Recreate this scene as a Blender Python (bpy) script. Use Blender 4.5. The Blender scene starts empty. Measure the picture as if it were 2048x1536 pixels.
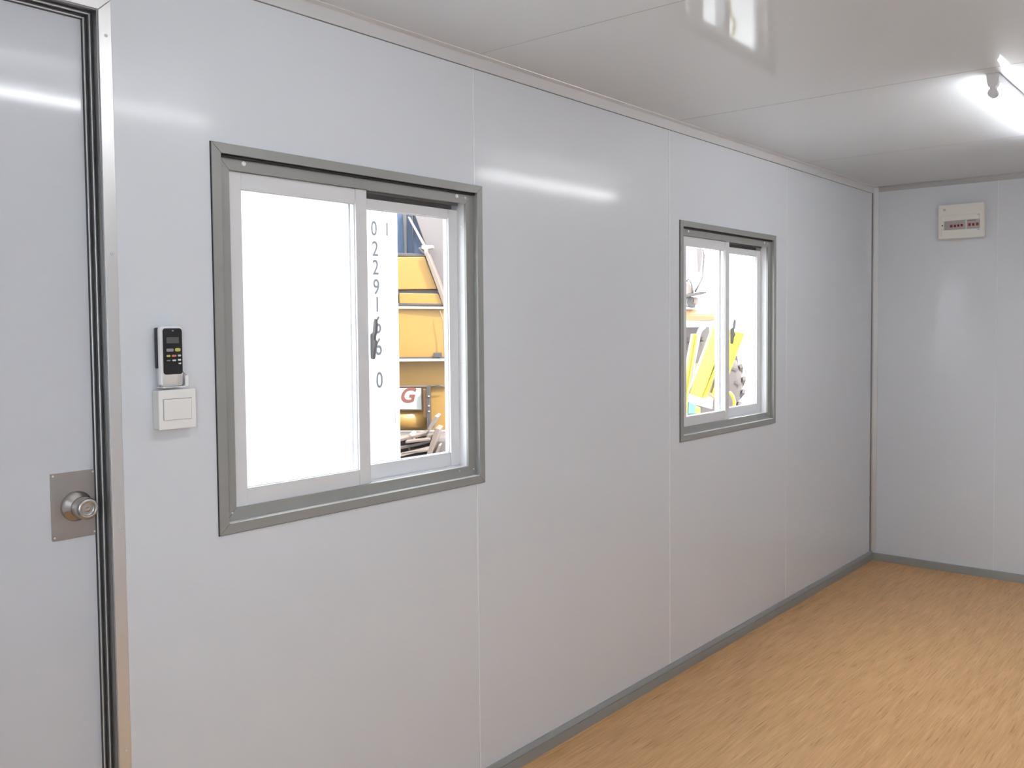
import bpy, bmesh, math, random
from mathutils import Vector, Matrix
random.seed(7)
D = bpy.data
SC = bpy.context.scene
COL = SC.collection

# ------------------------------------------------------------------ camera
CX, CZ, YAW, PITCH, ROLL, FPX = 1.9943, 1.5005, 0.6761, -0.0432, -0.0075, 1818.79
cam_d = D.cameras.new('camera'); cam = D.objects.new('camera', cam_d); COL.objects.link(cam)
fwd = Vector((-math.sin(YAW)*math.cos(PITCH), math.cos(YAW)*math.cos(PITCH), math.sin(PITCH)))
rt = Vector((math.cos(YAW), math.sin(YAW), 0)); up = rt.cross(fwd)
R_ = rt*math.cos(ROLL) + up*math.sin(ROLL); U_ = up*math.cos(ROLL) - rt*math.sin(ROLL)
m3 = Matrix((R_, U_, -fwd)).transposed()
cam.matrix_world = Matrix.Translation((CX, 0, CZ)) @ m3.to_4x4()
cam_d.sensor_width = 36; cam_d.lens = FPX/2048*36
cam_d.shift_x = -72.97/2048; cam_d.shift_y = -37.57/2048
cam_d.clip_start = 0.02
SC.camera = cam

# ------------------------------------------------------------------ world, sun, exposure
W = D.worlds.new('world'); SC.world = W; W.use_nodes = True
W.node_tree.nodes['Background'].inputs[0].default_value = (0.90, 0.95, 1.0, 1)
W.node_tree.nodes['Background'].inputs[1].default_value = 8.5
sd = D.lights.new('sun', 'SUN'); sd.energy = 8.0; sd.angle = math.radians(3); sd.color = (1, .97, .92)
sun = D.objects.new('sun', sd); COL.objects.link(sun)
sun.rotation_euler = (-Vector((1.0, 0.06, 1.05))).to_track_quat('-Z', 'Y').to_euler()
TUBE = 27.0; TUBE_NEAR = 19.0
SC.view_settings.view_transform = 'Standard'; SC.view_settings.look = 'None'
SC.view_settings.exposure = 0.64; SC.view_settings.gamma = 1; SC.view_settings.use_curve_mapping = False

# ------------------------------------------------------------------ materials
def mat(name, col, rough=.5, metal=0., spec=.5, emit=None, es=0., bump=None, noise=None, coat=0., coatr=.1):
    """bump=(scale, strength, distance)  noise=(scale, amount) slight tone variation"""
    m = D.materials.new(name); m.use_nodes = True; nt = m.node_tree; b = nt.nodes['Principled BSDF']
    b.inputs['Base Color'].default_value = (*col, 1); b.inputs['Roughness'].default_value = rough
    b.inputs['Metallic'].default_value = metal; b.inputs['Specular IOR Level'].default_value = spec
    b.inputs['Coat Weight'].default_value = coat; b.inputs['Coat Roughness'].default_value = coatr
    if emit: b.inputs['Emission Color'].default_value = (*emit, 1); b.inputs['Emission Strength'].default_value = es
    tc = nt.nodes.new('ShaderNodeTexCoord')
    if bump:
        n = nt.nodes.new('ShaderNodeTexNoise'); n.inputs['Scale'].default_value = bump[0]; n.inputs['Detail'].default_value = 2
        nt.links.new(tc.outputs['Object'], n.inputs['Vector'])
        bp = nt.nodes.new('ShaderNodeBump'); bp.inputs['Strength'].default_value = bump[1]; bp.inputs['Distance'].default_value = bump[2]
        nt.links.new(n.outputs['Fac'], bp.inputs['Height']); nt.links.new(bp.outputs['Normal'], b.inputs['Normal'])
    if noise:
        n = nt.nodes.new('ShaderNodeTexNoise'); n.inputs['Scale'].default_value = noise[0]; n.inputs['Detail'].default_value = 4
        nt.links.new(tc.outputs['Object'], n.inputs['Vector'])
        mr = nt.nodes.new('ShaderNodeMapRange'); mr.inputs['To Min'].default_value = 1-noise[1]; mr.inputs['To Max'].default_value = 1+noise[1]
        nt.links.new(n.outputs['Fac'], mr.inputs['Value'])
        mx = nt.nodes.new('ShaderNodeVectorMath'); mx.operation = 'SCALE'; mx.inputs[0].default_value = col
        nt.links.new(mr.outputs['Result'], mx.inputs['Scale']); nt.links.new(mx.outputs['Vector'], b.inputs['Base Color'])
    return m
M = {}
M['wall'] = mat('wall_sheet', (.735, .765, .815), .42, spec=.5, bump=(1.6, .05, .003), coat=.42, coatr=.12)
M['joint'] = mat('joint_strip', (.90, .90, .91), .3)
M['cjoint'] = mat('ceiling_joint', (.42, .42, .41), .6)
M['ceil'] = mat('ceiling_sheet', (.715, .75, .785), .55, spec=.3, bump=(1.6, .05, .003), coat=.55, coatr=.05)
M['door'] = mat('door_sheet', (.66, .685, .74), .40, spec=.5, bump=(1.6, .05, .003), coat=.8, coatr=.08)
M['alu'] = mat('aluminium_trim', (.74, .735, .735), .36, metal=.75)
M['whitetrim'] = mat('ceiling_trim_white', (.74, .74, .75), .35, metal=.25)
M['alucorner'] = mat('corner_trim', (.52, .51, .51), .35, metal=.6, noise=(3, .04))
M['seal'] = mat('door_seal_dark', (.045, .045, .047), .5)
M['steel'] = mat('door_frame_steel', (.27, .265, .26), .3, metal=.7, noise=(6, .08))
M['bead'] = mat('door_bead', (.75, .75, .77), .25, metal=.5)
M['grey'] = mat('window_casing_grey', (.345, .35, .335), .42, metal=.25, noise=(9, .04))
M['litlip'] = mat('lit_lip_pale', (.86, .86, .84), .35, metal=.2)
M['greydark'] = mat('window_track_dark', (.24, .23, .225), .5, metal=.2)
M['sash'] = mat('sash_white', (.76, .76, .775), .38, spec=.5)
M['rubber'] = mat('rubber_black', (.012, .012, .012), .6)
M['base'] = mat('baseboard_grey', (.35, .36, .35), .45, metal=.2, noise=(7, .05))
M['plastic'] = mat('white_plastic', (.90, .89, .87), .35)
M['remotew'] = mat('remote_white', (.92, .92, .92), .3)
M['black'] = mat('remote_black', (.012, .013, .016), .22)
M['lcd'] = mat('lcd_grey', (.10, .105, .105), .3)
M['btn'] = mat('button_grey', (.30, .30, .33), .4)
M['btnw'] = mat('button_white', (.75, .75, .75), .4)
M['btny'] = mat('button_yellow', (.62, .56, .12), .4)
M['btnr'] = mat('button_red', (.80, .22, .18), .4)
M['plate'] = mat('brushed_plate', (.43, .40, .385), .42, metal=.75, noise=(40, .06), bump=(60, .15, .001))
M['chrome'] = mat('satin_chrome', (.50, .485, .46), .26, metal=1)
M['cream'] = mat('cream_plastic', (.86, .83, .77), .4)
M['creamd'] = mat('cream_plastic_recess', (.58, .56, .52), .45)
M['stripg'] = mat('breaker_grey', (.46, .45, .44), .5)
M['toggle'] = mat('breaker_toggle_red', (.36, .012, .02), .45)
M['labelp'] = mat('label_purple', (.30, .20, .27), .5)
M['screw'] = mat('screw_bright', (.88, .88, .86), .35, metal=.3)
M['lampw'] = mat('lamp_body_white', (.80, .80, .81), .4)
M['tube'] = mat('fluorescent_tube', (.9, .9, .9), .4, emit=(.97, .98, 1.0), es=TUBE)
M['tube_near'] = mat('fluorescent_tube_near', (.9, .9, .9), .4, emit=(.97, .98, 1.0), es=TUBE_NEAR)
M['latch'] = mat('latch_grey', (.26, .26, .275), .4, metal=.3)
# outside
OUT = .27   # outside colours darkened so the strong daylight does not bleach them
def omat(n, c, *a, **k): return mat(n, tuple(v*OUT for v in c), *a, **k)
M['cont'] = mat('container_white', (.22, .22, .22), .6, spec=.2)
M['contl'] = mat('container_lettering', (.042, .042, .045), .8, spec=.0)
M['yel'] = omat('machine_yellow', (.78, .42, .085), .38, noise=(3, .10))
M['yelb'] = omat('bright_yellow', (.95, .72, .0), .4)
M['yelp'] = omat('pale_yellow', (.93, .78, .10), .4)
M['orange'] = omat('machine_orange', (.74, .36, .15), .42, noise=(4, .12))
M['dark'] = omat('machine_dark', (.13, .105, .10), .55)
M['brown'] = omat('dusty_grey_steel', (.30, .245, .235), .6, noise=(5, .12))
M['tan'] = omat('dusty_tan_steel', (.42, .30, .24), .6, noise=(7, .2))
M['pale'] = omat('pale_tan_paint', (.72, .56, .46), .5)
M['tyre'] = omat('dusty_tyre', (.23, .18, .16), .85, noise=(6, .12))
M['whitep'] = mat('white_paint', (.27, .27, .265), .6, spec=.2)
M['whiteq'] = mat('bright_white_paint', (.6, .6, .6), .6)
M['redp'] = mat('salmon_lettering', (.15, .055, .042), .8, spec=0)
M['cabglass'] = mat('cab_glass', (.035, .05, .08), .12, spec=.22)
M['cyan'] = omat('cyan_paint', (.25, .62, .70), .5)
M['ground'] = mat('gravel_ground', (.40, .40, .40), .9, noise=(3, .15))

def glass():
    m = D.materials.new('window_glass'); m.use_nodes = True; nt = m.node_tree
    for n in list(nt.nodes): nt.nodes.remove(n)
    o = nt.nodes.new('ShaderNodeOutputMaterial'); t = nt.nodes.new('ShaderNodeBsdfTransparent'); g = nt.nodes.new('ShaderNodeBsdfGlossy')
    g.inputs['Roughness'].default_value = .02; f = nt.nodes.new('ShaderNodeFresnel'); f.inputs['IOR'].default_value = 1.45
    # same reflectance entering and leaving the thin pane
    ge = nt.nodes.new('ShaderNodeNewGeometry'); mr = nt.nodes.new('ShaderNodeMapRange')
    mr.inputs['To Min'].default_value = 1.45; mr.inputs['To Max'].default_value = 1/1.45
    nt.links.new(ge.outputs['Backfacing'], mr.inputs['Value']); nt.links.new(mr.outputs['Result'], f.inputs['IOR'])
    x = nt.nodes.new('ShaderNodeMixShader'); t.inputs[0].default_value = (.96, .97, .97, 1)
    nt.links.new(f.outputs[0], x.inputs[0]); nt.links.new(t.outputs[0], x.inputs[1]); nt.links.new(g.outputs[0], x.inputs[2])
    nt.links.new(x.outputs[0], o.inputs[0]); return m
M['glass'] = glass()

def floor_mat():
    m = D.materials.new('wood_vinyl'); m.use_nodes = True; nt = m.node_tree; b = nt.nodes['Principled BSDF']; L = nt.links.new
    tc = nt.nodes.new('ShaderNodeTexCoord')
    def N(sx, sy, sc, det, rgh=.5):
        mp = nt.nodes.new('ShaderNodeMapping'); mp.inputs['Scale'].default_value = (sx, sy, 1); L(tc.outputs['Object'], mp.inputs[0])
        n = nt.nodes.new('ShaderNodeTexNoise'); n.inputs['Scale'].default_value = sc; n.inputs['Detail'].default_value = det
        n.inputs['Roughness'].default_value = rgh; L(mp.outputs[0], n.inputs['Vector']); return n
    a = N(1, .045, 120, 3); c = N(1, .12, 26, 3); e = N(1, .040, 190, 1)
    r = nt.nodes.new('ShaderNodeValToRGB'); r.color_ramp.elements[0].position = .28; r.color_ramp.elements[1].position = .74
    r.color_ramp.elements[0].color = (.56, .305, .125, 1); r.color_ramp.elements[1].color = (.84, .50, .235, 1)
    mm = nt.nodes.new('ShaderNodeMath'); mm.operation = 'MULTIPLY_ADD'; mm.inputs[1].default_value = .6
    L(a.outputs['Fac'], mm.inputs[0])
    m2 = nt.nodes.new('ShaderNodeMath'); m2.operation = 'MULTIPLY'; m2.inputs[1].default_value = .4; L(c.outputs['Fac'], m2.inputs[0])
    L(m2.outputs[0], mm.inputs[2]); L(mm.outputs[0], r.inputs[0])
    # sparse darker pores and sparse pale flecks
    r2 = nt.nodes.new('ShaderNodeValToRGB'); r2.color_ramp.elements[0].position = .30; r2.color_ramp.elements[1].position = .37
    r2.color_ramp.elements[0].color = (.74, .70, .66, 1); r2.color_ramp.elements[1].color = (1, 1, 1, 1)
    el = r2.color_ramp.elements.new(.66); el.color = (1, 1, 1, 1); el = r2.color_ramp.elements.new(.74); el.color = (1.16, 1.16, 1.14, 1)
    L(e.outputs['Fac'], r2.inputs[0])
    mx = nt.nodes.new('ShaderNodeMix'); mx.data_type = 'RGBA'; mx.blend_type = 'MULTIPLY'; mx.inputs[0].default_value = 1
    L(r.outputs[0], mx.inputs[6]); L(r2.outputs[0], mx.inputs[7]); L(mx.outputs[2], b.inputs['Base Color'])
    b.inputs['Roughness'].default_value = .42; b.inputs['Specular IOR Level'].default_value = .4
    return m
M['floor'] = floor_mat()

# ------------------------------------------------------------------ helpers
def obj(name, bm, m, parent=None, smooth=False):
    me = D.meshes.new(name); bmesh.ops.recalc_face_normals(bm, faces=bm.faces[:]); bm.to_mesh(me); bm.free()
    me.materials.append(M[m] if isinstance(m, str) else m)
    if smooth:
        for p in me.polygons: p.use_smooth = True
        me.shade_auto_smooth if False else None
    o = D.objects.new(name, me); COL.objects.link(o)
    if parent: o.parent = parent
    return o
def empty(name, loc=(0, 0, 0), rz=0):
    o = D.objects.new(name, None); COL.objects.link(o); o.location = loc; o.rotation_euler = (0, 0, rz); o.empty_display_size = .05
    return o
def tag(o, label=None, cat=None, group=None, kind=None):
    if label: o['label'] = label
    if cat: o['category'] = cat
    if group: o['group'] = group
    if kind: o['kind'] = kind
    return o
def B(): return bmesh.new()
def box(bm, x0, x1, y0, y1, z0, z1, bev=0, seg=2):
    r = bmesh.ops.create_cube(bm, size=1)
    v = r['verts']
    for q in v:
        q.co = Vector((x0+(q.co.x+.5)*(x1-x0), y0+(q.co.y+.5)*(y1-y0), z0+(q.co.z+.5)*(z1-z0)))
    if bev:
        es = {e for q in v for e in q.link_edges}
        bmesh.ops.bevel(bm, geom=list(es), offset=bev, segments=seg, affect='EDGES', profile=.5)
    return bm
def prism(bm, pts, axis, a, b, bev=0):
    """polygon pts (2-tuples) extruded along axis from a to b; axis x: pts=(y,z), y: (x,z), z: (x,y)"""
    def P(p, t):
        return {'x': (t, p[0], p[1]), 'y': (p[0], t, p[1]), 'z': (p[0], p[1], t)}[axis]
    A = [bm.verts.new(P(p, a)) for p in pts]; C = [bm.verts.new(P(p, b)) for p in pts]
    fs = [bm.faces.new(A), bm.faces.new(C[::-1])]
    n = len(pts)
    for i in range(n): fs.append(bm.faces.new((A[i], A[(i+1) % n], C[(i+1) % n], C[i])))
    bmesh.ops.recalc_face_normals(bm, faces=fs)
    if bev:
        es = {e for f in fs for e in f.edges}
        bmesh.ops.bevel(bm, geom=list(es), offset=bev, segments=2, affect='EDGES', profile=.5)
    return bm
def ring_x(bm, y0, y1, z0, z1, w, xa, xb, gap=.0004, bev=0, wt=None, wb=None):
    """rectangular frame in the YZ plane with mitred corners, from xa to xb"""
    wt = w if wt is None else wt; wb = w if wb is None else wb
    g = gap
    prism(bm, [(y0, z0+g), (y0+w, z0+wb+g), (y0+w, z1-wt-g), (y0, z1-g)], 'x', xa, xb, bev)
    prism(bm, [(y1, z0+g), (y1-w, z0+wb+g), (y1-w, z1-wt-g), (y1, z1-g)], 'x', xa, xb, bev)
    prism(bm, [(y0+g, z0), (y1-g, z0), (y1-w-g, z0+wb), (y0+w+g, z0+wb)], 'x', xa, xb, bev)
    prism(bm, [(y0+g, z1), (y1-g, z1), (y1-w-g, z1-wt), (y0+w+g, z1-wt)], 'x', xa, xb, bev)
    return bm
def cyl(bm, p0, p1, r0, r1=None, seg=24):
    r1 = r0 if r1 is None else r1
    p0, p1 = Vector(p0), Vector(p1); d = p1-p0
    mt = Matrix.Translation((p0+p1)/2) @ d.to_track_quat('Z', 'Y').to_matrix().to_4x4()
    bmesh.ops.create_cone(bm, cap_ends=True, segments=seg, radius1=r0, radius2=r1, depth=d.length, matrix=mt)
    return bm
def lathe(bm, prof, origin, axis, seg=40):
    """prof: list of (radius, distance along axis)"""
    q = Vector(axis).to_track_quat('Z', 'Y'); o = Vector(origin); rings = []
    for r, t in prof:
        rings.append([bm.verts.new(o + q @ Vector((r*math.cos(2*math.pi*k/seg), r*math.sin(2*math.pi*k/seg), t))) for k in range(seg)])
    for a, b in zip(rings, rings[1:]):
        for k in range(seg): bm.faces.new((a[k], a[(k+1) % seg], b[(k+1) % seg], b[k]))
    bm.faces.new(rings[0][::-1]); bm.faces.new(rings[-1])
    return bm
def tube(bm, pts, r, seg=10):
    """round tube along a polyline (mitred rings)"""
    pts = [Vector(p) for p in pts]; rings = []
    for i, p in enumerate(pts):
        d = (pts[min(i+1, len(pts)-1)]-pts[max(i-1, 0)]).normalized()
        a = d.orthogonal().normalized() if i == 0 else (a - d*a.dot(d)).normalized()
        b = d.cross(a)
        rings.append([bm.verts.new(p + (a*math.cos(2*math.pi*k/seg)+b*math.sin(2*math.pi*k/seg))*r) for k in range(seg)])
    for x, y in zip(rings, rings[1:]):
        for k in range(seg): bm.faces.new((x[k], x[(k+1) % seg], y[(k+1) % seg], y[k]))
    bm.faces.new(rings[0][::-1]); bm.faces.new(rings[-1])
    return bm
def slab_holes(bm, us, vs, holes, w0, w1, P):
    """slab with rectangular holes; us, vs cut lines; holes list of (u0,u1,v0,v1); P(u,v,w)->xyz"""
    vd = {}
    def V(u, v):
        if (u, v) not in vd: vd[(u, v)] = bm.verts.new(P(u, v, w0))
        return vd[(u, v)]
    fs = []
    for i in range(len(us)-1):
        for j in range(len(vs)-1):
            cu, cv = (us[i]+us[i+1])/2, (vs[j]+vs[j+1])/2
            if any(h[0] < cu < h[1] and h[2] < cv < h[3] for h in holes): continue
            fs.append(bm.faces.new((V(us[i], vs[j]), V(us[i+1], vs[j]), V(us[i+1], vs[j+1]), V(us[i], vs[j+1]))))
    r = bmesh.ops.extrude_face_region(bm, geom=fs)
    dv = Vector(P(0, 0, w1))-Vector(P(0, 0, w0))
    bmesh.ops.translate(bm, verts=[g for g in r['geom'] if isinstance(g, bmesh.types.BMVert)], vec=dv)
    return bm
def text(body, name, m, parent, size, loc, rot, depth=.001, sx=1., shear=0., off=0.):
    c = D.curves.new(name, 'FONT'); c.body = body; c.size = size; c.extrude = depth; c.align_x = 'CENTER'; c.align_y = 'CENTER'; c.shear = shear; c.offset = off
    t = D.objects.new(name, c); COL.objects.link(t)
    dg = bpy.context.evaluated_depsgraph_get(); me = D.meshes.new_from_object(t.evaluated_get(dg))
    D.objects.remove(t); D.curves.remove(c)
    for v in me.vertices: v.co.x *= sx
    me.materials.clear(); me.materials.append(M[m]); me.name = name
    o = D.objects.new(name, me); COL.objects.link(o); o.parent = parent; o.location = loc; o.rotation_euler = rot
    return o
def struct(name, bm, m, parent=None):
    o = obj(name, bm, m, parent)
    if not parent: o['kind'] = 'structure'
    return o

# ------------------------------------------------------------------ room shell
H = 2.35; XR = 2.431; YB = -.36; YE = 5.752; T = .09
W1, W2 = 1.204, 3.383          # near edges of the two windows on the left wall
WW, WT, WB = .944, 1.9465, .998
DY0, DY1, DZ = .10, .9445, 2.186  # door opening

holes = [(w+.012, w+WW-.012, WB+.012, WT-.012) for w in (W1, W2)] + [(DY0, DY1, -.05, DZ)]
us = sorted({YB-T, YE+T, DY0, DY1, W1+.012, W1+WW-.012, W2+.012, W2+WW-.012})
vs = sorted({-.05, DZ, H+.05, WB+.012, WT-.012})
struct('wall_left', slab_holes(B(), us, vs, holes, 0, -T, lambda u, v, w: (w, u, v)), 'wall')
struct('wall_back', box(B(), 0, XR, YE, YE+T, -.05, H+.05), 'wall')
struct('wall_right', box(B(), XR, XR+T, YB-T, YE+T, -.05, H+.05), 'wall')
# unseen window added in the wall behind the photographer for more daylight
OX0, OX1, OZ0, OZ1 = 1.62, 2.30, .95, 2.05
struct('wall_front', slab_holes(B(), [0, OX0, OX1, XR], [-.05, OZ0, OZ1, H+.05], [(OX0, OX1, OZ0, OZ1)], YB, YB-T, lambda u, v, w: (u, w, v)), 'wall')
bm = B()
for r in ((OX0-.02, OX1+.02, OZ1-.004, OZ1+.02), (OX0-.02, OX1+.02, OZ0-.02, OZ0+.004)): box(bm, r[0], r[1], YB+.0002, YB+.006, r[2], r[3])
for r in ((OX0-.02, OX0+.004), (OX1-.004, OX1+.02)): box(bm, r[0], r[1], YB+.0002, YB+.006, OZ0+.004, OZ1-.004)
w3 = empty('window_3', (OX0, YB, OZ0)); w3['kind'] = 'structure'
o = obj('casing', bm, 'grey', w3); o.matrix_parent_inverse = Matrix.Translation(-w3.location)
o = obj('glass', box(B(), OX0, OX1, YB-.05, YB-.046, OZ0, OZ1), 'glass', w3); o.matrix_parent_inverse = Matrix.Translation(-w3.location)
struct('floor', box(B(), 0, XR, YB, YE, -.05, 0), 'floor')
struct('ceiling', box(B(), 0, XR, YB, YE, H, H+.05), 'ceil')
# panel joints (thin pale cover strips) on walls and ceiling
def joint(n, *b): struct('trim_%d' % n, box(B(), *b, bev=.0004, seg=1), 'cjoint' if n > 5 else 'joint')
SE = (2.1145, 3.2955, 4.463)
# seams of the left wall: the one through window 1 stays clear of the casing
bm = B(); box(bm, 0, .0020, SE[0]-.0020, SE[0]+.0020, .058, WB-.001); box(bm, 0, .0020, SE[0]-.0020, SE[0]+.0020, WT+.001, 2.3105); struct('trim_1', bm, 'joint')
joint(2, 0, .0026, SE[1]-.0028, SE[1]+.0028, .058, 2.3105)
joint(3, 0, .0014, SE[2]-.0020, SE[2]+.0020, .058, 2.3105)
joint(4, .7155, .7185, YE-.0012, YE, .047, 2.318)
joint(5, 1.87, 1.873, YE-.0012, YE, .047, 2.318)
for k, y in enumerate((SE[0], SE[1]+.03, SE[2]+.155)):
    joint(6+k, .032, XR, y-.0011, y+.0011, H-.0006, H)

# ceiling edge trims, corner trim and skirtings
def angle(n, pts, axis, a, b, m='alucorner'): return struct('trim_%d' % n, prism(B(), pts, axis, a, b), m)
angle(9, [(0, H), (0, 2.3122), (.0045, 2.3122), (.0045, H-.004), (.0060, H-.0022), (.030, H-.0018), (.0305, H)], 'y', YB, YE, 'whitetrim')
angle(13, [(0, 2.3120), (0, 2.3104), (.0030, 2.3104), (.0030, 2.3120)], 'y', YB, YE, 'greydark')
bm = B(); prism(bm, [(YE, H), (YE, 2.3185), (YE-.004, 2.3185), (YE-.004, H-.004), (YE-.026, H-.003), (YE-.026, H)], 'x', .033, XR); struct('trim_10', bm, 'alucorner')
bm = B()
prism(bm, [(.0012, YE-.0005), (.0335, YE-.0005), (.0335, YE-.004), (.010, YE-.0065), (.0055, YE-.011), (.0015, YE-.011)], 'z', .058, H-.004)
struct('trim_11', bm, 'alu')
struct('trim_12', box(B(), 0, .0013, YE-.028, YE-.0115, .058, 2.3105), 'greydark')
struct('baseboard_left', prism(B(), [(0, 0), (.016, 0), (.016, .0375), (.0125, .0385), (.0125, .0400), (.0150, .0410), (.0075, .0560), (0, .0565)], 'y', .978, YE), 'base')
struct('baseboard_left_near', prism(B(), [(0, 0), (.016, 0), (.016, .0385), (.0125, .042), (.0145, .0535), (0, .0565)], 'y', YB, DY0-.03), 'base')
struct('baseboard_back', prism(B(), [(YE, 0), (YE-.015, 0), (YE-.015, .0435), (YE-.012, .0465), (YE, .0465)], 'x', .0165, XR), 'base')
struct('baseboard_right', prism(B(), [(XR, 0), (XR-.015, 0), (XR-.015, .0465), (XR, .0465)], 'y', YB+.0155, YE-.0155), 'base')
struct('baseboard_front', prism(B(), [(YB, 0), (YB+.015, 0), (YB+.015, .0465), (YB, .0465)], 'x', .0165, XR-.0155), 'base')

def screw(parent, p, axis, r=.0045, m='screw'):
    bm = B(); lathe(bm, [(r, 0), (r, .0006), (r*.75, .0013), (r*.42, .0013), (r*.36, .0004)], p, axis, 16)
    return obj('screw', bm, m, parent, True)

# ------------------------------------------------------------------ door
dr = empty('door_1', (-.04, (DY0+DY1)/2, 0)); dr['kind'] = 'structure'
def dobj(name, bm, m, smooth=False, parent=None):
    o = obj(name, bm, m, parent or dr, smooth)
    if not parent: o.matrix_parent_inverse = Matrix.Translation(-dr.location)
    return o
# room-side casing, mitred, light aluminium
bm = B(); g = .0005; a0, a1, t0 = DY0-.029, DY1+.0285, DZ+.0275
prism(bm, [(DY1+.001, .0), (a1, 0), (a1, t0-g), (DY1+.001, DZ-g)], 'x', 0, .004, .0008)
prism(bm, [(a0, .0), (DY0-.001, 0), (DY0-.001, DZ-g), (a0, t0-g)], 'x', 0, .004, .0008)
prism(bm, [(a0+g, t0), (a1-g, t0), (DY1+.001-g, DZ+.001), (DY0-.001+g, DZ+.001)], 'x', 0, .004, .0008)
trimd = dobj('casing', bm, 'alu')
for z in (2.135, 1.665, 1.062, .56): screw(trimd, (.0042, DY1+.0165, z), (1, 0, 0), .0035, 'alu')
# stepped jamb: three returns with dark seals between them (sides + head)
def jamb(name, m, inset0, inset1, xa, xb, bev=0):
    bm = B()
    for s in (0, 1):
        if s: p = (DY1-inset1, DY1-inset0)
        else: p = (DY0+inset0, DY0+inset1)
        box(bm, xb, xa, p[0], p[1], 0, DZ-inset0, bev)
    box(bm, xb, xa, DY0+inset1, DY1-inset1, DZ-inset1, DZ-inset0, bev)
    return dobj(name, bm, m)
jamb('frame_outer', 'steel', -.0005, .0015, 0, -.018)
jamb('seal_groove', 'seal', .0005, .0040, -.018, -.022)
jamb('frame_stop', 'steel', .0010, .0075, -.0205, -.036)
jamb('frame_lip', 'bead', .0058, .0082, -.0195, -.0225, .0008)
jamb('inner_seal', 'seal', .0070, .0110, -.033, -.040)
jamb('edge_bead', 'bead', .0088, .0140, -.036, -.043, .0015)
jamb('leaf_seal', 'seal', .0130, .0158, -.038, -.044)
leaf = dobj('leaf', box(B(), -.078, -.042, DY0+.0155, DY1-.0155, .005, DZ-.0155), 'door')
pl = dobj('lock_plate', prism(B(), [(.8365, 1.0495), (.8395, 1.0465), (DY1-.0115, 1.0465), (DY1-.0115, 1.1925), (.8365, 1.1925)], 'x', -.042, -.0402, .0004), 'plate')
for y, z in ((.842, 1.187), (.842, 1.054), (.926, 1.187), (.926, 1.054)): screw(pl, (-.0403, y, z), (1, 0, 0), .0022, 'screw')
KY, KZ = .8885, 1.1165
kn = dobj('knob_rose', lathe(B(), [(.0330, 0), (.0330, .004), (.0318, .0065), (.0285, .0085), (.0195, .0165), (.0150, .019), (.0145, .021)], (-.0404, KY, KZ), (1, 0, 0), 48), 'chrome', True)
k2 = dobj('door_knob', lathe(B(), [(.013, 0), (.013, .004), (.0210, .0045), (.0232, .007), (.0238, .012), (.0238, .030), (.0228, .034), (.0205, .0372), (.0180, .0382), (.0158, .0382), (.0150, .0370), (.0140, .0335), (.0120, .0325), (.0052, .0332), (.0040, .0338), (.0034, .0332), (.0016, .0330)], (-.0200, KY, KZ), (1, 0, 0), 48), 'chrome', True)

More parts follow.
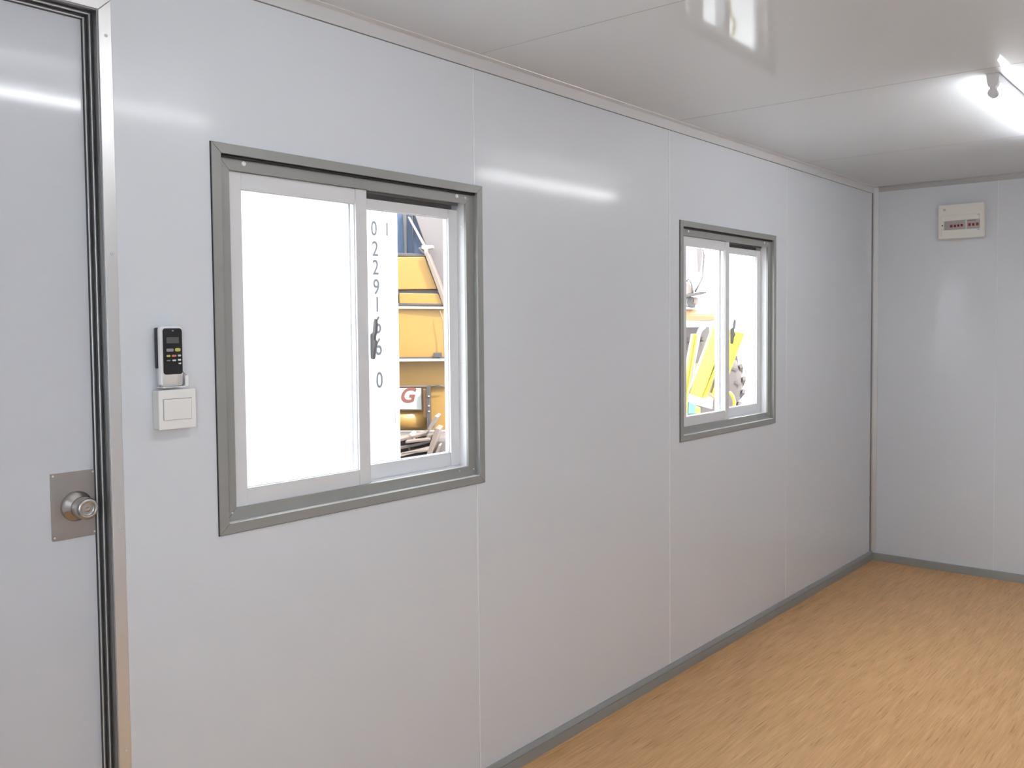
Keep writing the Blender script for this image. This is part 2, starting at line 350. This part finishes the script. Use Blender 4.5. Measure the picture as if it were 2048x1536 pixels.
# ------------------------------------------------------------------ windows
def make_window(n, y0):
    w = empty('window_%d' % n, (0, y0, WB)); w['kind'] = 'structure'
    inv = Matrix.Translation((0, -y0, -WB))
    def wo(name, bm, m, parent=None, smooth=False):
        o = obj(name, bm, m, parent or w, smooth)
        if not parent: o.matrix_parent_inverse = inv
        return o
    y1 = y0+WW
    wo('casing', ring_x(B(), y0, y1, WB, WT, .0245, .0003, .0062, bev=.0007), 'grey')
    # black shadow-gap gasket that sits between casing and wall
    wo('gasket', ring_x(B(), y0-.0016, y1+.0012, WB-.0016, WT+.0003, .004, .0001, .0022, 0), 'rubber')
    # reveal behind the casing
    wo('reveal', ring_x(B(), y0+.0128, y1-.0128, WB+.0128, WT-.0128, .0110, .0, -.013), 'grey')
    wf = wo('window_frame', ring_x(B(), y0+.0135, y1-.0135, WB+.0135, WT-.0135, .0435, -.013, -.022, bev=.0006, wt=.0455), 'grey')
    wo('shade_strip', box(B(), -.0129, -.0035, y0+.024, y1-.024, WT-.0308, WT-.0246), 'rubber')  # black strip stands in for the shade under the top casing
    wo('lit_lip', box(B(), -.0129, .0052, y0+.0246, y1-.0246, WB+.0235, WB+.0262, .0004), 'litlip')  # pale strip stands in for light caught on the lower casing's upper lip
    # outer part of the frame: pale jambs, dark head track
    bm = B(); i = .0555
    box(bm, -.088, -.0225, y0+.0135, y0+i, WB+.014, WT-.014); box(bm, -.088, -.0225, y1-i, y1-.0135, WB+.014, WT-.014)
    wo('side_track', bm, 'sash')
    bm = B(); box(bm, -.088, -.0225, y0+i, y1-i, WT-i-.0005, WT-.0135); box(bm, -.088, -.0788, y0+i, y1-i, WT-.090, WT-i-.001); box(bm, -.0525, -.0485, y0+i, y1-i, WT-.0625, WT-i-.001)
    wo('head_track', bm, 'greydark')
    bm = B(); box(bm, -.088, -.0225, y0+i, y1-i, WB+.0135, WB+i)
    for x in (-.0375, -.0505): box(bm, x-.001, x+.001, y0+i, y1-i, WB+i, WB+i+.003)
    wo('sill_track', bm, 'sash')
    # sashes
    zb, zt = WB+.052, WT-.0605
    def sash(name, ya, yb, xa, xb, sl, sr, zt, top, bot, latch=False):
        bm = B()
        box(bm, xb, xa, ya, ya+sl, zb, zt, .0012); box(bm, xb, xa, yb-sr, yb, zb, zt, .0012)
        box(bm, xb, xa-.0012, ya+sl+.0004, yb-sr-.0004, zt-top, zt, .0012); box(bm, xb, xa-.0012, ya+sl+.0004, yb-sr-.0004, zb, zb+bot, .0012)
        s = wo(name, bm, 'sash')
        gl = obj('glass', box(B(), (xa+xb)/2-.002, (xa+xb)/2+.002, ya+sl-.001, yb-sr+.001, zb+bot-.001, zt-top+.001), 'glass', s)
        gs = obj('glazing_bead', ring_x(B(), ya+sl-.001, yb-sr+.001, zb+bot-.001, zt-top+.001, .0035, (xa+xb)/2+.0025, (xa+xb)/2+.006, 0), 'sash', s)
        return s
    ls = sash('sliding_sash', y0+.0555, y0+.4945, -.0225, -.0475, .040, .0395, zt+.0015, .0415, .0480)
    rs = sash('sliding_sash', y0+.4530, y0+.8885, -.0530, -.0780, .0395, .0390, zt-.016, .0285, .0510)
    # crescent latch on the meeting stile, seen edge-on against the glass
    zc = 1.462
    bm = B()
    prism(bm, [(-.018, zc-.050), (-.010, zc-.053), (-.006, zc-.044), (-.004, zc-.022), (.002, zc-.014), (.003, zc-.004), (-.003, zc+.004), (-.002, zc+.014),
               (.004, zc+.026), (.006, zc+.046), (.004, zc+.062), (.001, zc+.063), (-.004, zc+.050), (-.008, zc+.024), (-.014, zc+.020), (-.018, zc+.018)],
          'y', y0+.4955, y0+.5055, .0012)
    la = obj('latch', bm, 'latch', ls)
    # screws of the inner frame
    zz = WT-.037
    for (yy, z, r) in ((y0+.098, zz-.002, .0062), (y0+.848, zz-.002, .0062), (y0+.885, zz-.004, .0032), (y0+.045, WB+.046, .0030), (y1-.034, WB+.045, .0024), (y0+.845, WB+.047, .0026)):
        screw(wf, (-.0132, yy, z), (1, 0, 0), r)
    for z in (WT-.13, WT-.34, WT-.56, WB+.18): screw(wf, (-.036, y1-.0556, z), (0, -1, 0), .0036)
    return w
make_window(1, W1)
make_window(2, W2)

# ------------------------------------------------------------------ wall switch
sw = tag(empty('light_switch', (0, 1.0885, 1.272)), 'white square surface-mounted rocker switch on the wall below the remote control', 'switch')
inv = Matrix.Translation(-sw.location)
def child(o, par): o.matrix_parent_inverse = Matrix.Translation(-par.location); return o
bm = B(); box(bm, .0004, .0245, 1.0455, 1.1325, 1.2722, 1.3608, .002); child(obj('back_box', bm, 'plastic', sw), sw)
bm = B(); slab_holes(bm, [1.0438, 1.0542, 1.1228, 1.1340], [1.2718, 1.2922, 1.3410, 1.3614], [(1.0542, 1.1228, 1.2922, 1.3410)], .0305, .0245, lambda u, v, w: (w, u, v))
bmesh.ops.bevel(bm, geom=[e for e in bm.edges if e.is_boundary is False and len(e.link_faces) == 2 and e.calc_face_angle(0) > 1], offset=.0008, segments=2, affect='EDGES')
child(obj('front_plate', bm, 'plastic', sw), sw)
bm = B(); prism(bm, [(.025, 1.2930), (.0325, 1.2930), (.0340, 1.3400), (.025, 1.3400)], 'y', 1.0552, 1.1218, .0008); child(obj('rocker', bm, 'plastic', sw), sw)

# ------------------------------------------------------------------ remote control + holder
def rrect(y0, y1, z0, z1, r, n=6, rb=None):
    rb = r if rb is None else rb; P = []
    for cy, cz, a, q in ((y1-r, z1-r, 0, r), (y0+r, z1-r, 90, r), (y0+rb, z0+rb, 180, rb), (y1-rb, z0+rb, 270, rb)):
        for k in range(n+1):
            t = math.radians(a+90*k/n); P.append((cy+q*math.cos(t), cz+q*math.sin(t)))
    return P
hd = tag(empty('remote_holder', (0, 1.088, 1.366)), 'white plastic wall cradle holding the remote, just above the switch', 'holder')
bm = B(); prism(bm, rrect(1.062, 1.126, 1.3665, 1.402, .006), 'x', .0004, .0028, .0006)
child(obj('back_plate', bm, 'remotew', hd), hd)
bm = B()   # cup: floor, two cheeks, low front lip
prism(bm, [(.0030, 1.3665), (.0335, 1.3665), (.0350, 1.3690), (.0350, 1.3925), (.0332, 1.3935), (.0322, 1.3700), (.0030, 1.3695)], 'y', 1.1072, 1.1150, .0006)
box(bm, .0030, .0335, 1.0540, 1.1150, 1.3665, 1.3690, .0008)
prism(bm, [(.0030, 1.3665), (.0340, 1.3665), (.0340, 1.3930), (.0030, 1.4090)], 'y', 1.1128, 1.1150, .0004)
child(obj('cup', bm, 'remotew', hd), hd)
rc = tag(empty('remote_control', (.02, 1.083, 1.3695)), 'white air conditioner remote with black face standing in its wall cradle', 'remote control')
bm = B(); prism(bm, rrect(1.0528, 1.1060, 1.3698, 1.5065, .0085, 8, .0075), 'x', .0060, .0300, 0)
fr = [e for e in bm.edges if e.calc_face_angle(0) > 1.2]
bmesh.ops.bevel(bm, geom=fr, offset=.0035, segments=3, affect='EDGES')
child(obj('case', bm, 'remotew', rc, True), rc)
bm = B(); prism(bm, rrect(1.0518, 1.0600, 1.4100, 1.5030, .003), 'x', .0030, .0160, .0006); child(obj('back_cover', bm, 'black', rc), rc)
bm = B(); prism(bm, rrect(1.0572, 1.1035, 1.3965, 1.5015, .007), 'x', .0295, .0308, .0004)
face = child(obj('face_panel', bm, 'black', rc), rc)
def rb(name, y0, y1, z0, z1, m, r=.0015):
    bm = B(); prism(bm, rrect(y0, y1, z0, z1, r, 4), 'x', .0306, .0316, .0002); return child(obj(name, bm, m, rc), rc)
rb('display', 1.0655, 1.0955, 1.4672, 1.4812, 'lcd')
rb('button', 1.0650, 1.0820, 1.4485, 1.4555, 'btn'); rb('button', 1.0855, 1.0990, 1.4485, 1.4562, 'btny', .0035)
rb('button', 1.0650, 1.0740, 1.4365, 1.4410, 'btny', .002); rb('button', 1.0775, 1.0885, 1.4365, 1.4410, 'btnr', .002); rb('button', 1.0920, 1.0995, 1.4368, 1.4413, 'btnw', .002)
rb('button', 1.0650, 1.0740, 1.4270, 1.4298, 'btn', .0013); rb('button', 1.0785, 1.0875, 1.4265, 1.4303, 'btnw', .0017); rb('button', 1.0920, 1.0995, 1.4270, 1.4310, 'btnw', .0017)
rb('button', 1.0932, 1.0998, 1.4195, 1.4226, 'btnw', .0014)
rb('sensor', 1.0795, 1.0835, 1.4945, 1.4975, 'btn', .0014)

# ------------------------------------------------------------------ distribution box on the far wall
yf = 5.695
def FX(x, z): k = (yf)/(5.67); return (CX+(x-CX)*k, CZ+(z-CZ)*k)
db = tag(empty('distribution_box', (.532, YE, 1.997)), 'cream circuit breaker box with red toggles high on the far wall', 'breaker box')
bm = B(); box(bm, .409, .6535, yf+.012, YE-.0003, 2.0005, 2.1945, .004); child(obj('back_box', bm, 'cream', db), db)
o = FX(.4424, 2.0466); o2 = FX(.6388, 2.0982)
bm = B(); slab_holes(bm, [.4045, o[0], o2[0], .6578], [1.9965, o[1], o2[1], 2.1982], [(o[0], o2[0], o[1], o2[1])], yf, yf+.016, lambda u, v, w: (u, w, v))
bmesh.ops.bevel(bm, geom=[e for e in bm.edges if e.calc_face_angle(0) > 1], offset=.003, segments=3, affect='EDGES')
cv = child(obj('cover', bm, 'cream', db), db)
a = FX(.4300, 2.0985); b = FX(.6380, 2.1300)
bm = B(); box(bm, a[0], b[0], yf-.004, yf+.001, a[1]+.001, b[1], .0015); child(obj('hinge_flap', bm, 'cream', db), db)
box_ = B(); box(box_, a[0]-.004, a[0]+.003, yf-.005, yf+.001, 2.012, b[1], .0012); child(obj('hinge_rail', box_, 'cream', db), db)
def seg(x0, x1, name):
    p = FX(x0, 2.0466); q = FX(x1, 2.0982)
    bm = B(); box(bm, p[0]+.0006, q[0]-.0006, yf+.003, yf+.010, p[1]+.0006, q[1]-.0006, .0006); return child(obj(name, bm, 'stripg', db), db)
s1 = seg(.4424, .5625, 'breaker_block'); s2 = seg(.5700, .6388, 'breaker_block')
p = FX(.5630, 2.0466); q = FX(.5695, 2.0982)
bm = B(); box(bm, p[0], q[0], yf-.001, yf+.009, p[1]+.0006, q[1]-.0006, .0008); child(obj('divider', bm, 'cream', db), db)
for x, z, r in ((.4837, 2.0678, .0080), (.5045, 2.0679, .0070), (.5233, 2.0686, .0068), (.5420, 2.0693, .0068), (.5839, 2.0696, .0078), (.6043, 2.0691, .0076), (.6265, 2.0699, .0078)):
    c = FX(x, z); bm = B(); box(bm, c[0]-r*.8, c[0]+r*.8, yf-.004, yf+.004, c[1]-r, c[1]+r, .002); child(obj('toggle', bm, 'toggle', db), db)
c = FX(.4360, 2.0730); child(obj('lock_hole', cyl(B(), (c[0], yf-.0062, c[1]), (c[0], yf-.0035, c[1]), .0035, seg=16), 'rubber', db), db)
c = FX(.4453, 2.1654); bm = B(); lathe(bm, [(.0080, 0), (.0080, .0012), (.0055, .0012), (.0055, .0004), (.001, .0004)], (c[0], yf+.0002, c[1]), (0, -1, 0), 24); child(obj('round_badge', bm, 'creamd', db), db)
c = FX(.6020, 2.0940); bm = B(); box(bm, FX(.5745, 0)[0], FX(.6180, 0)[0], yf+.0016, yf+.0032, c[1]-.0035, c[1]+.0020); child(obj('label_strip', bm, 'labelp', db), db)
for x, z in ((.6290, 2.1235), (.6310, 2.0385)):
    c = FX(x, z); bm = B(); prism(bm, [(c[0]-.006, c[1]), (c[0]+.005, c[1]-.0035), (c[0]+.005, c[1]+.0035)], 'y', yf-.0047, yf-.0001); child(obj('arrow_mark', bm, 'creamd', db), db)

# ------------------------------------------------------------------ ceiling lamps
def make_lamp(y0, y1, label, tm):
    X0 = 1.2155
    L = tag(empty('batten_lamp', (X0, (y0+y1)/2, H)), label, 'lamp', None)
    bm = B(); prism(bm, [(X0-.020, H-.0003), (X0-.0185, H-.027), (X0-.0165, H-.030), (X0+.0165, H-.030), (X0+.0185, H-.027), (X0+.020, H-.0003)], 'y', y0, y1)
    child(obj('batten', bm, 'lampw', L), L)
    for s, ye in ((1, y0), (-1, y1)):
        a, b = sorted((ye+s*.000, ye+s*.030))
        bm = B()
        prism(bm, [(X0-.0165, H-.0302), (X0-.0155, H-.040), (X0-.009, H-.046), (X0-.009, H-.051), (X0+.009, H-.051), (X0+.009, H-.046), (X0+.0155, H-.040), (X0+.0165, H-.0302)], 'y', a, b, .001)
        cyl(bm, (X0, a, H-.064), (X0, b, H-.064), .0155, seg=28)
        child(obj('lamp_holder', bm, 'lampw', L), L)
    bm = B(); cyl(bm, (X0, y0+.031, H-.064), (X0, y1-.031, H-.064), .0135, seg=24)
    t = child(obj('tube', bm, tm, L, True), L)
    return L
make_lamp(3.405, 4.665, 'lit white fluorescent batten lamp on the ceiling towards the far wall', 'tube')
make_lamp(.690, 1.950, 'lit white fluorescent batten lamp on the ceiling nearer to the door', 'tube_near')

# ------------------------------------------------------------------ outside
GZ = -.18
struct('ground', box(B(), -40, 30, -25, 45, GZ-.1, GZ), 'ground')
# white shipping container
ct = tag(empty('shipping_container', (-3.22, .56, GZ)), 'white shipping container with grey upright numbers right outside the near window', 'container')
cx0, cx1, cy0, cy1, cz1 = -4.44, -2.0, -2.47, 3.588, GZ+2.75
bm = B()
# corrugated shell: trapezoid ribs along both long sides, flat panel where the number stands
pts = []; y = cy0+.1
while y < cy1-.75:
    pts += [(cx1-.030, y), (cx1-.030, y+.07), (cx1, y+.11), (cx1, y+.18)]; y += .25
pts = [(cx1, cy0)] + pts + [(cx1, cy1), (cx0, cy1), (cx0, cy0)]
prism(bm, pts, 'z', GZ+.18, cz1-.08)
child(obj('side_panel', bm, 'cont', ct), ct)
bm = B()
box(bm, cx0-.01, cx1+.004, cy0-.01, cy1, GZ, GZ+.17, .01); box(bm, cx0-.01, cx1+.004, cy0-.01, cy1, cz1-.07, cz1, .01)
child(obj('rail', bm, 'cont', ct), ct)
bm = B()
bm.free()
for x in (cx0+.3, cx1-.3-.05):
    bm = B(); cyl(bm, (x, cy1+.018, GZ+.1), (x, cy1+.018, cz1-.1), .017, seg=12); child(obj('lock_rod', bm, 'whitep', ct), ct)
rot = (math.radians(90), 0, math.radians(90))
for ch, y, z, h in (('0', 3.4135, 2.054, .082), ('1', 3.509, 2.056, .075), ('2', 3.4200, 1.940, .086), ('2', 3.4210, 1.835, .086), ('9', 3.4240, 1.7250, .088), ('1', 3.4290, 1.625, .088),
                    ('6', 3.4300, 1.509, .100), ('6', 3.4330, 1.385, .100), ('0', 3.4370, 1.195, .092)):
    child(text(ch, 'numeral', 'contl', ct, h*1.40, (cx1+.001, y, z), rot, .0012, .80), ct)
bm = B(); box(bm, cx1, cx1+.004, 3.549, 3.553, .94, 1.05); child(obj('small_marking', bm, 'pale', ct), ct)

# machines stand beyond; each in its own frame (x right, y away, z up)
def frame(Dm): 
    fh = Vector((-math.sin(YAW), math.cos(YAW), 0)); return Vector((CX, 0, GZ)) + fh*Dm
def px(Dm):
    """sketch coordinates of the machine's near face (sheet units) -> its own x, z in metres"""
    k = Dm/1818.79
    return lambda u, v: ((u-1097)*k, 1.5005-.0432*Dm-(v-730.4)*k-GZ)
# ---- excavator behind the container
DE = 7.0; P1 = px(DE)
ex = tag(empty('excavator', frame(DE), YAW), 'yellow excavator behind the white container, seen through the near window', 'excavator')
def pe(name, pts, y0, y1, m, par=None, bev=.006):
    return obj(name, prism(B(), [P1(*p) for p in pts], 'y', y0, y1, bev), m, par or ex)
pe('cab_window', [(740, 380), (822, 380), (858, 504), (740, 502)], .20, .60, 'cabglass')
for a in ((797, 806), (815, 819)): pe('cab_post', [(a[0]+6, 420), (a[1]+4, 420), (a[1]+4, 503), (a[0]+8, 503)], .17, .199, 'dark', bev=.002)
pe('cab_sill', [(740, 500), (852, 506), (852, 511), (740, 508)], .05, .6, 'dark', bev=.003)
pe('wiper_arm', [(815, 430), (819, 430), (851, 488), (847, 491)], .10, .14, 'pale', bev=.002)
pe('boom', [(812, 380), (960, 380), (960, 640), (893, 616), (858, 512), (849, 488)], .16, .55, 'brown')
pe('boom_edge', [(852, 505), (858, 502), (880, 560), (896, 612), (889, 612), (872, 562)], -.02, .155, 'tan', bev=.003)
pe('bracket', [(845, 489), (868, 489), (868, 495), (858, 497), (855, 509), (851, 509), (850, 498), (845, 496)], .02, .10, 'pale', bev=.003)
pe('bracket_hook', [(838, 494), (845, 491), (850, 497), (850, 506), (846, 504)], .04, .10, 'brown', bev=.002)
pe('engine_cover', [(740, 511), (852, 512), (862, 540), (876, 577), (740, 577)], .02, 1.3, 'yel')
pe('cover_gap', [(740, 576), (876, 578), (879, 586), (740, 585)], .04, 1.2, 'dark', bev=.002)
pe('side_panel', [(800, 584), (878, 586), (888, 607), (800, 605)], .00, 1.2, 'yel', bev=.004)
pe('panel_frame', [(740, 583), (798, 583), (798, 604), (891, 607), (891, 610), (740, 609)], -.01, 1.15, 'dark', bev=.001)
# counterweight with a rounded near corner
zt_, zb_ = P1(0, 611)[1], P1(0, 713)[1]
prof = []
for k in range(13):
    t = math.radians(180-90*k/12); prof.append((P1(772, 0)[0]+.30+.30*math.cos(t)-.22, .30-.30*math.sin(t)))
prof = [(prof[0][0], 1.2)] + prof + [(P1(960, 0)[0], .03), (P1(960, 0)[0], 1.2)]
bm = B(); prism(bm, prof, 'z', zb_, zt_, 0); obj('counterweight', bm, 'yel', ex)
pe('counterweight_glint', [(780, 610), (893, 612), (893, 617), (780, 616)], -.02, .9, 'pale', bev=.003)  # pale strip painted as the highlight along the counterweight's top edge
a = P1(882, 620); b = P1(889, 660); c = P1(890, 712)
obj('cable', tube(B(), [(a[0], -.03, a[1]), ((a[0]+b[0])/2+.008, -.035, (a[1]+b[1])/2), (b[0], -.03, b[1]), (c[0], -.03, c[1])], .004), 'tan', ex)
pe('lamp_block', [(869, 703), (883, 703), (883, 713), (869, 713)], -.06, .02, 'dark', bev=.003)
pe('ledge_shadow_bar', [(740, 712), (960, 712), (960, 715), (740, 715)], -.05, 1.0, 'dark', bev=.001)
pe('ledge', [(740, 715), (960, 715), (960, 720), (740, 720)], -.09, 1.0, 'whitep', bev=.002)
pe('lower_body', [(740, 720), (960, 720), (960, 860), (740, 860)], .02, 1.0, 'yel')
a = P1(797, 769)
pe('lower_band', [(740, 769), (893, 769), (893, 772), (740, 772)], -.005, .03, 'tan', bev=.001)
sg = pe('sign_board', [(740, 773), (842, 774), (843, 817), (740, 815)], -.03, -.012, 'whitep', bev=.001)
gx, gz = P1(814, 789)
text('G', 'sign_letter', 'redp', sg, P1(0, 774)[1]*1.4-P1(0, 803)[1]*1.4, (gx, -.0315, gz), (math.radians(90), 0, 0), .002, 1.0, .25, .003)
pe('upright_post', [(855, 768), (862, 768), (862, 858), (855, 858)], -.09, -.02, 'dark', bev=.002)
for v in (789, 808, 819): 
    c = P1(860, v); obj('post_hole_plug', cyl(B(), (c[0], -.098, c[1]), (c[0], -.088, c[1]), .006, seg=12), 'whitep', ex)
pe('tank', [(846, 776), (854, 776), (854, 835), (846, 835)], -.02, .03, 'orange', bev=.004)
a = P1(863, 771); b = P1(878, 769); c = P1(892, 773)
obj('cable', tube(B(), [(a[0], -.02, a[1]), (b[0], -.03, b[1]), (c[0], -.02, c[1])], .004), 'dark', ex)
# drum under the sign
a = P1(740, 840); b = P1(853, 840)
obj('roller_drum', cyl(B(), (a[0], .06, a[1]), (b[0], .06, b[1]), .085, seg=32), 'yel', ex, True)
# crawler track with grouser plates
bm = B(); x0, x1 = P1(700, 0)[0], P1(1000, 0)[0]
zc = P1(0, 935)[1]
box(bm, x0, x1, -.45, .05, .0, P1(0, 862)[1], .02)
obj('crawler_track', bm, 'brown', ex)
k = 0
for (u0, v0, u1, v1, w) in ((790, 868, 870, 850, 5), (800, 880, 880, 862, 5), (795, 893, 885, 872, 6), (835, 862, 880, 857, 4), (836, 870, 840, 885, 4), (800, 898, 880, 888, 5), (872, 900, 893, 838, 9), (878, 840, 892, 815, 6), (838, 850, 852, 862, 4), (880, 905, 895, 870, 4), (826, 884, 875, 878, 4)):
    a, b = P1(u0, v0), P1(u1, v1); yy = -.56-.03*(k % 4); k += 1
    d = Vector((b[0]-a[0], 0, b[1]-a[1])); n = Vector((-d.z, 0, d.x)).normalized()*w*DE/1818.79/2
    A = Vector((a[0], yy, a[1])); Bv = Vector((b[0], yy, b[1]))
    bm = B(); prism(bm, [(A.x+n.x, A.z+n.z), (Bv.x+n.x, Bv.z+n.z), (Bv.x-n.x, Bv.z-n.z), (A.x-n.x, A.z-n.z)], 'y', yy, yy+.22, .003)
    obj('track_plate', bm, ('tan', 'pale')[k % 3 == 0], ex)

# ---- loader seen through the far window
DL = 8.0; P2 = px(DL)
ld = tag(empty('wheel_loader', frame(DL), YAW), 'orange wheel loader with big dusty tyres seen through the far window', 'loader')
def pl_(name, pts, y0, y1, m, par=None, bev=.006):
    return obj(name, prism(B(), [P2(*p) for p in pts], 'y', y0, y1, bev), m, par or ld)
mr = pl_('mirror', [(1393, 499), (1403, 499), (1405, 512), (1401, 546), (1396, 546), (1394, 515)], -.02, .03, 'brown', bev=.004)
pts = [P2(*p) for p in ((1401, 508), (1408, 501), (1411, 514), (1409, 535), (1408, 556), (1400, 572), (1392, 586))]
obj('mirror_arm', tube(B(), [(p[0], .05, p[1]) for p in pts], .0095), 'brown', ld, True)
pts = [P2(*p) for p in ((1371, 594), (1385, 591), (1403, 589), (1411, 587))]
pl_('step_plate', [(1360, 594), (1400, 586), (1411, 586), (1412, 589), (1403, 592), (1380, 596), (1360, 598)], -.05, .15, 'dark', bev=.003)
pl_('bracket', [(1378, 595), (1387, 596), (1386, 606), (1392, 611), (1391, 618), (1378, 615), (1374, 607)], 0, .2, 'dark', bev=.004)
pl_('cab_panel', [(1350, 567), (1381, 568), (1386, 578), (1388, 588), (1372, 594), (1350, 594)], .02, .6, 'pale', bev=.01)
pts = [P2(*p) for p in ((1373, 566), (1377, 560), (1382, 565), (1385, 575), (1386, 590))]
obj('exhaust_pipe', tube(B(), [(p[0], 0, p[1]) for p in pts], .010), 'brown', ld, True)
pl_('lamp_shade', [(1388, 596), (1399, 597), (1398, 612), (1389, 610)], .05, .2, 'pale', bev=.006)
a = P2(1355, 631); b = P2(1431, 634)
obj('hood', cyl(B(), (a[0], .10, a[1]), (b[0], .10, b[1]), .056, .050, seg=32), 'orange', ld, True)
pl_('hood_base', [(1355, 631), (1434, 634), (1434, 643), (1355, 645)], .04, .5, 'orange')
pl_('body', [(1350, 655), (1434, 655), (1434, 700), (1350, 830)], .35, 1.0, 'brown')
def wheel(u, v, r, y, w):
    c = P2(u, v); bm = B(); R0 = r*DL/1818.79
    lathe(bm, [(R0*.45, 0), (R0*.80, .0), (R0*.93, .03), (R0, .09), (R0, w-.09), (R0*.93, w-.03), (R0*.8, w), (R0*.45, w)], (c[0], y, c[1]), (0, 1, 0), 56)
    wh = obj('tyre', bm, 'tyre', ld, True)
    bm = B()
    for k in range(22):
        t = 2*math.pi*k/22
        for s in (0, 1):
            q = Matrix.Translation((c[0], y+w*(.27+.46*s), c[1])) @ Matrix.Rotation(t+s*.14, 4, 'Y') @ Matrix.Translation((R0, 0, 0)) @ Matrix.Rotation((.5 if s else -.5), 4, 'X')
            bmesh.ops.create_cube(bm, size=1, matrix=q @ Matrix.Diagonal((.030, w*.48, .040, 1)))
    for k in range(16):
        t = 2*math.pi*k/16; 
        q = Matrix.Translation((c[0], y-.002, c[1])) @ Matrix.Rotation(t, 4, 'Y') @ Matrix.Translation((R0*.84, 0, 0)) @ Matrix.Rotation(.6, 4, 'Y')
        bmesh.ops.create_cube(bm, size=1, matrix=q @ Matrix.Diagonal((R0*.14, .012, R0*.05, 1)))
    obj('tread', bm, 'tyre', wh)
    obj('rim', lathe(B(), [(R0*.47, 0), (R0*.47, .03), (R0*.30, .06), (R0*.2, .06), (R0*.18, .02)], (c[0], y+.01, c[1]), (0, -1, 0), 40), 'orange', wh, True)
wheel(1411, 775, 94, .30, .42)
wheel(1365, 745, 82, .80, .42)
for u in (1330, 1400): pl_('added_leg', [(u, 780), (u+25, 780), (u+25, 1033), (u, 1033)], .45, .75, 'dark')  # unseen legs, added so the loader reaches down to the ground
# white rail in front of the loader
gr = tag(empty('guard_rail', frame(7.6), YAW), 'white guard rail with curved post in front of the loader', 'rail')
P3 = px(7.6)
obj('rail', prism(B(), [P3(*p) for p in ((1300, 644), (1431, 644), (1431, 657), (1300, 657))], 'y', 0, .08, .006), 'whitep', gr)
pts = [P3(*p) for p in ((1408, 655), (1400, 662), (1396, 672), (1393, 690), (1386, 725), (1379, 770), (1371, 815), (1362, 900))]
obj('curved_post', tube(B(), [(p[0], -.02, p[1]) for p in pts], .020, 14), 'whitep', gr, True)
obj('base_plate', prism(B(), [P3(*p) for p in ((1378, 783), (1421, 797), (1419, 818), (1374, 806))], 'y', -.14, .0, .004), 'whiteq', gr)
P4 = px(7.3)
def beam(label, pts, y0, y1, m, sub):
    o = tag(empty('steel_beam', frame(7.3), YAW), label, 'beam', 'yellow beams outside the far window')
    obj('web', prism(B(), [P4(*p) for p in pts], 'y', y0, y1, .004), m, o)
    obj('flange', prism(B(), [P4(*p) for p in sub], 'y', y0-.02, y1+.02, .003), 'yelb', o)
beam('thin yellow upright beam leaning at the left edge of the far window', [(1386, 670), (1394, 670), (1371, 806), (1358, 860), (1352, 860)], 0, .1, 'yelp', [(1392, 670), (1395, 671), (1373, 806), (1370, 806)])
beam('broad pale yellow beam leaning behind the meeting stiles of the far window', [(1430, 655), (1457, 655), (1407, 800), (1380, 790)], .02, .15, 'yelp', [(1440, 712), (1441, 724), (1412, 800), (1406, 797)])
beam('bright yellow beam behind the right pane of the far window', [(1465, 664), (1491, 670), (1440, 805), (1425, 790)], .02, .15, 'yelb', [(1464, 662), (1469, 664), (1452, 710), (1447, 709)])
hk = tag(empty('towing_hook', frame(7.2), YAW), 'yellow curved hook at the bottom of the far window', 'hook')
P5 = px(7.2); pts = [P5(*p) for p in ((1456, 788), (1461, 789), (1466, 796), (1469, 806), (1469, 818), (1462, 828), (1458, 860), (1458, 1075))]  # lower length is unseen, added to stand the hook on the ground
obj('hook_bar', tube(B(), [(p[0], 0, p[1]) for p in pts], .014, 12), 'yelb', hk, True)
cr = tag(empty('tool_crate', frame(7.2), YAW), 'small cyan and yellow crate at the lower left of the far window', 'crate')
obj('crate_body', prism(B(), [P5(*p) for p in ((1378, 806), (1392, 812), (1391, 830), (1376, 830))], 'y', 0, .12, .004), 'cyan', cr)
obj('crate_side', prism(B(), [P5(*p) for p in ((1370, 805), (1377, 806), (1375, 830), (1366, 830))], 'y', 0, .12, .004), 'yelp', cr)
obj('crate_rack', prism(B(), [P5(*p) for p in ((1392, 815), (1402, 818), (1402, 830), (1391, 830))], 'y', .02, .12, .003), 'yelp', cr)

bpy.context.view_layer.update()
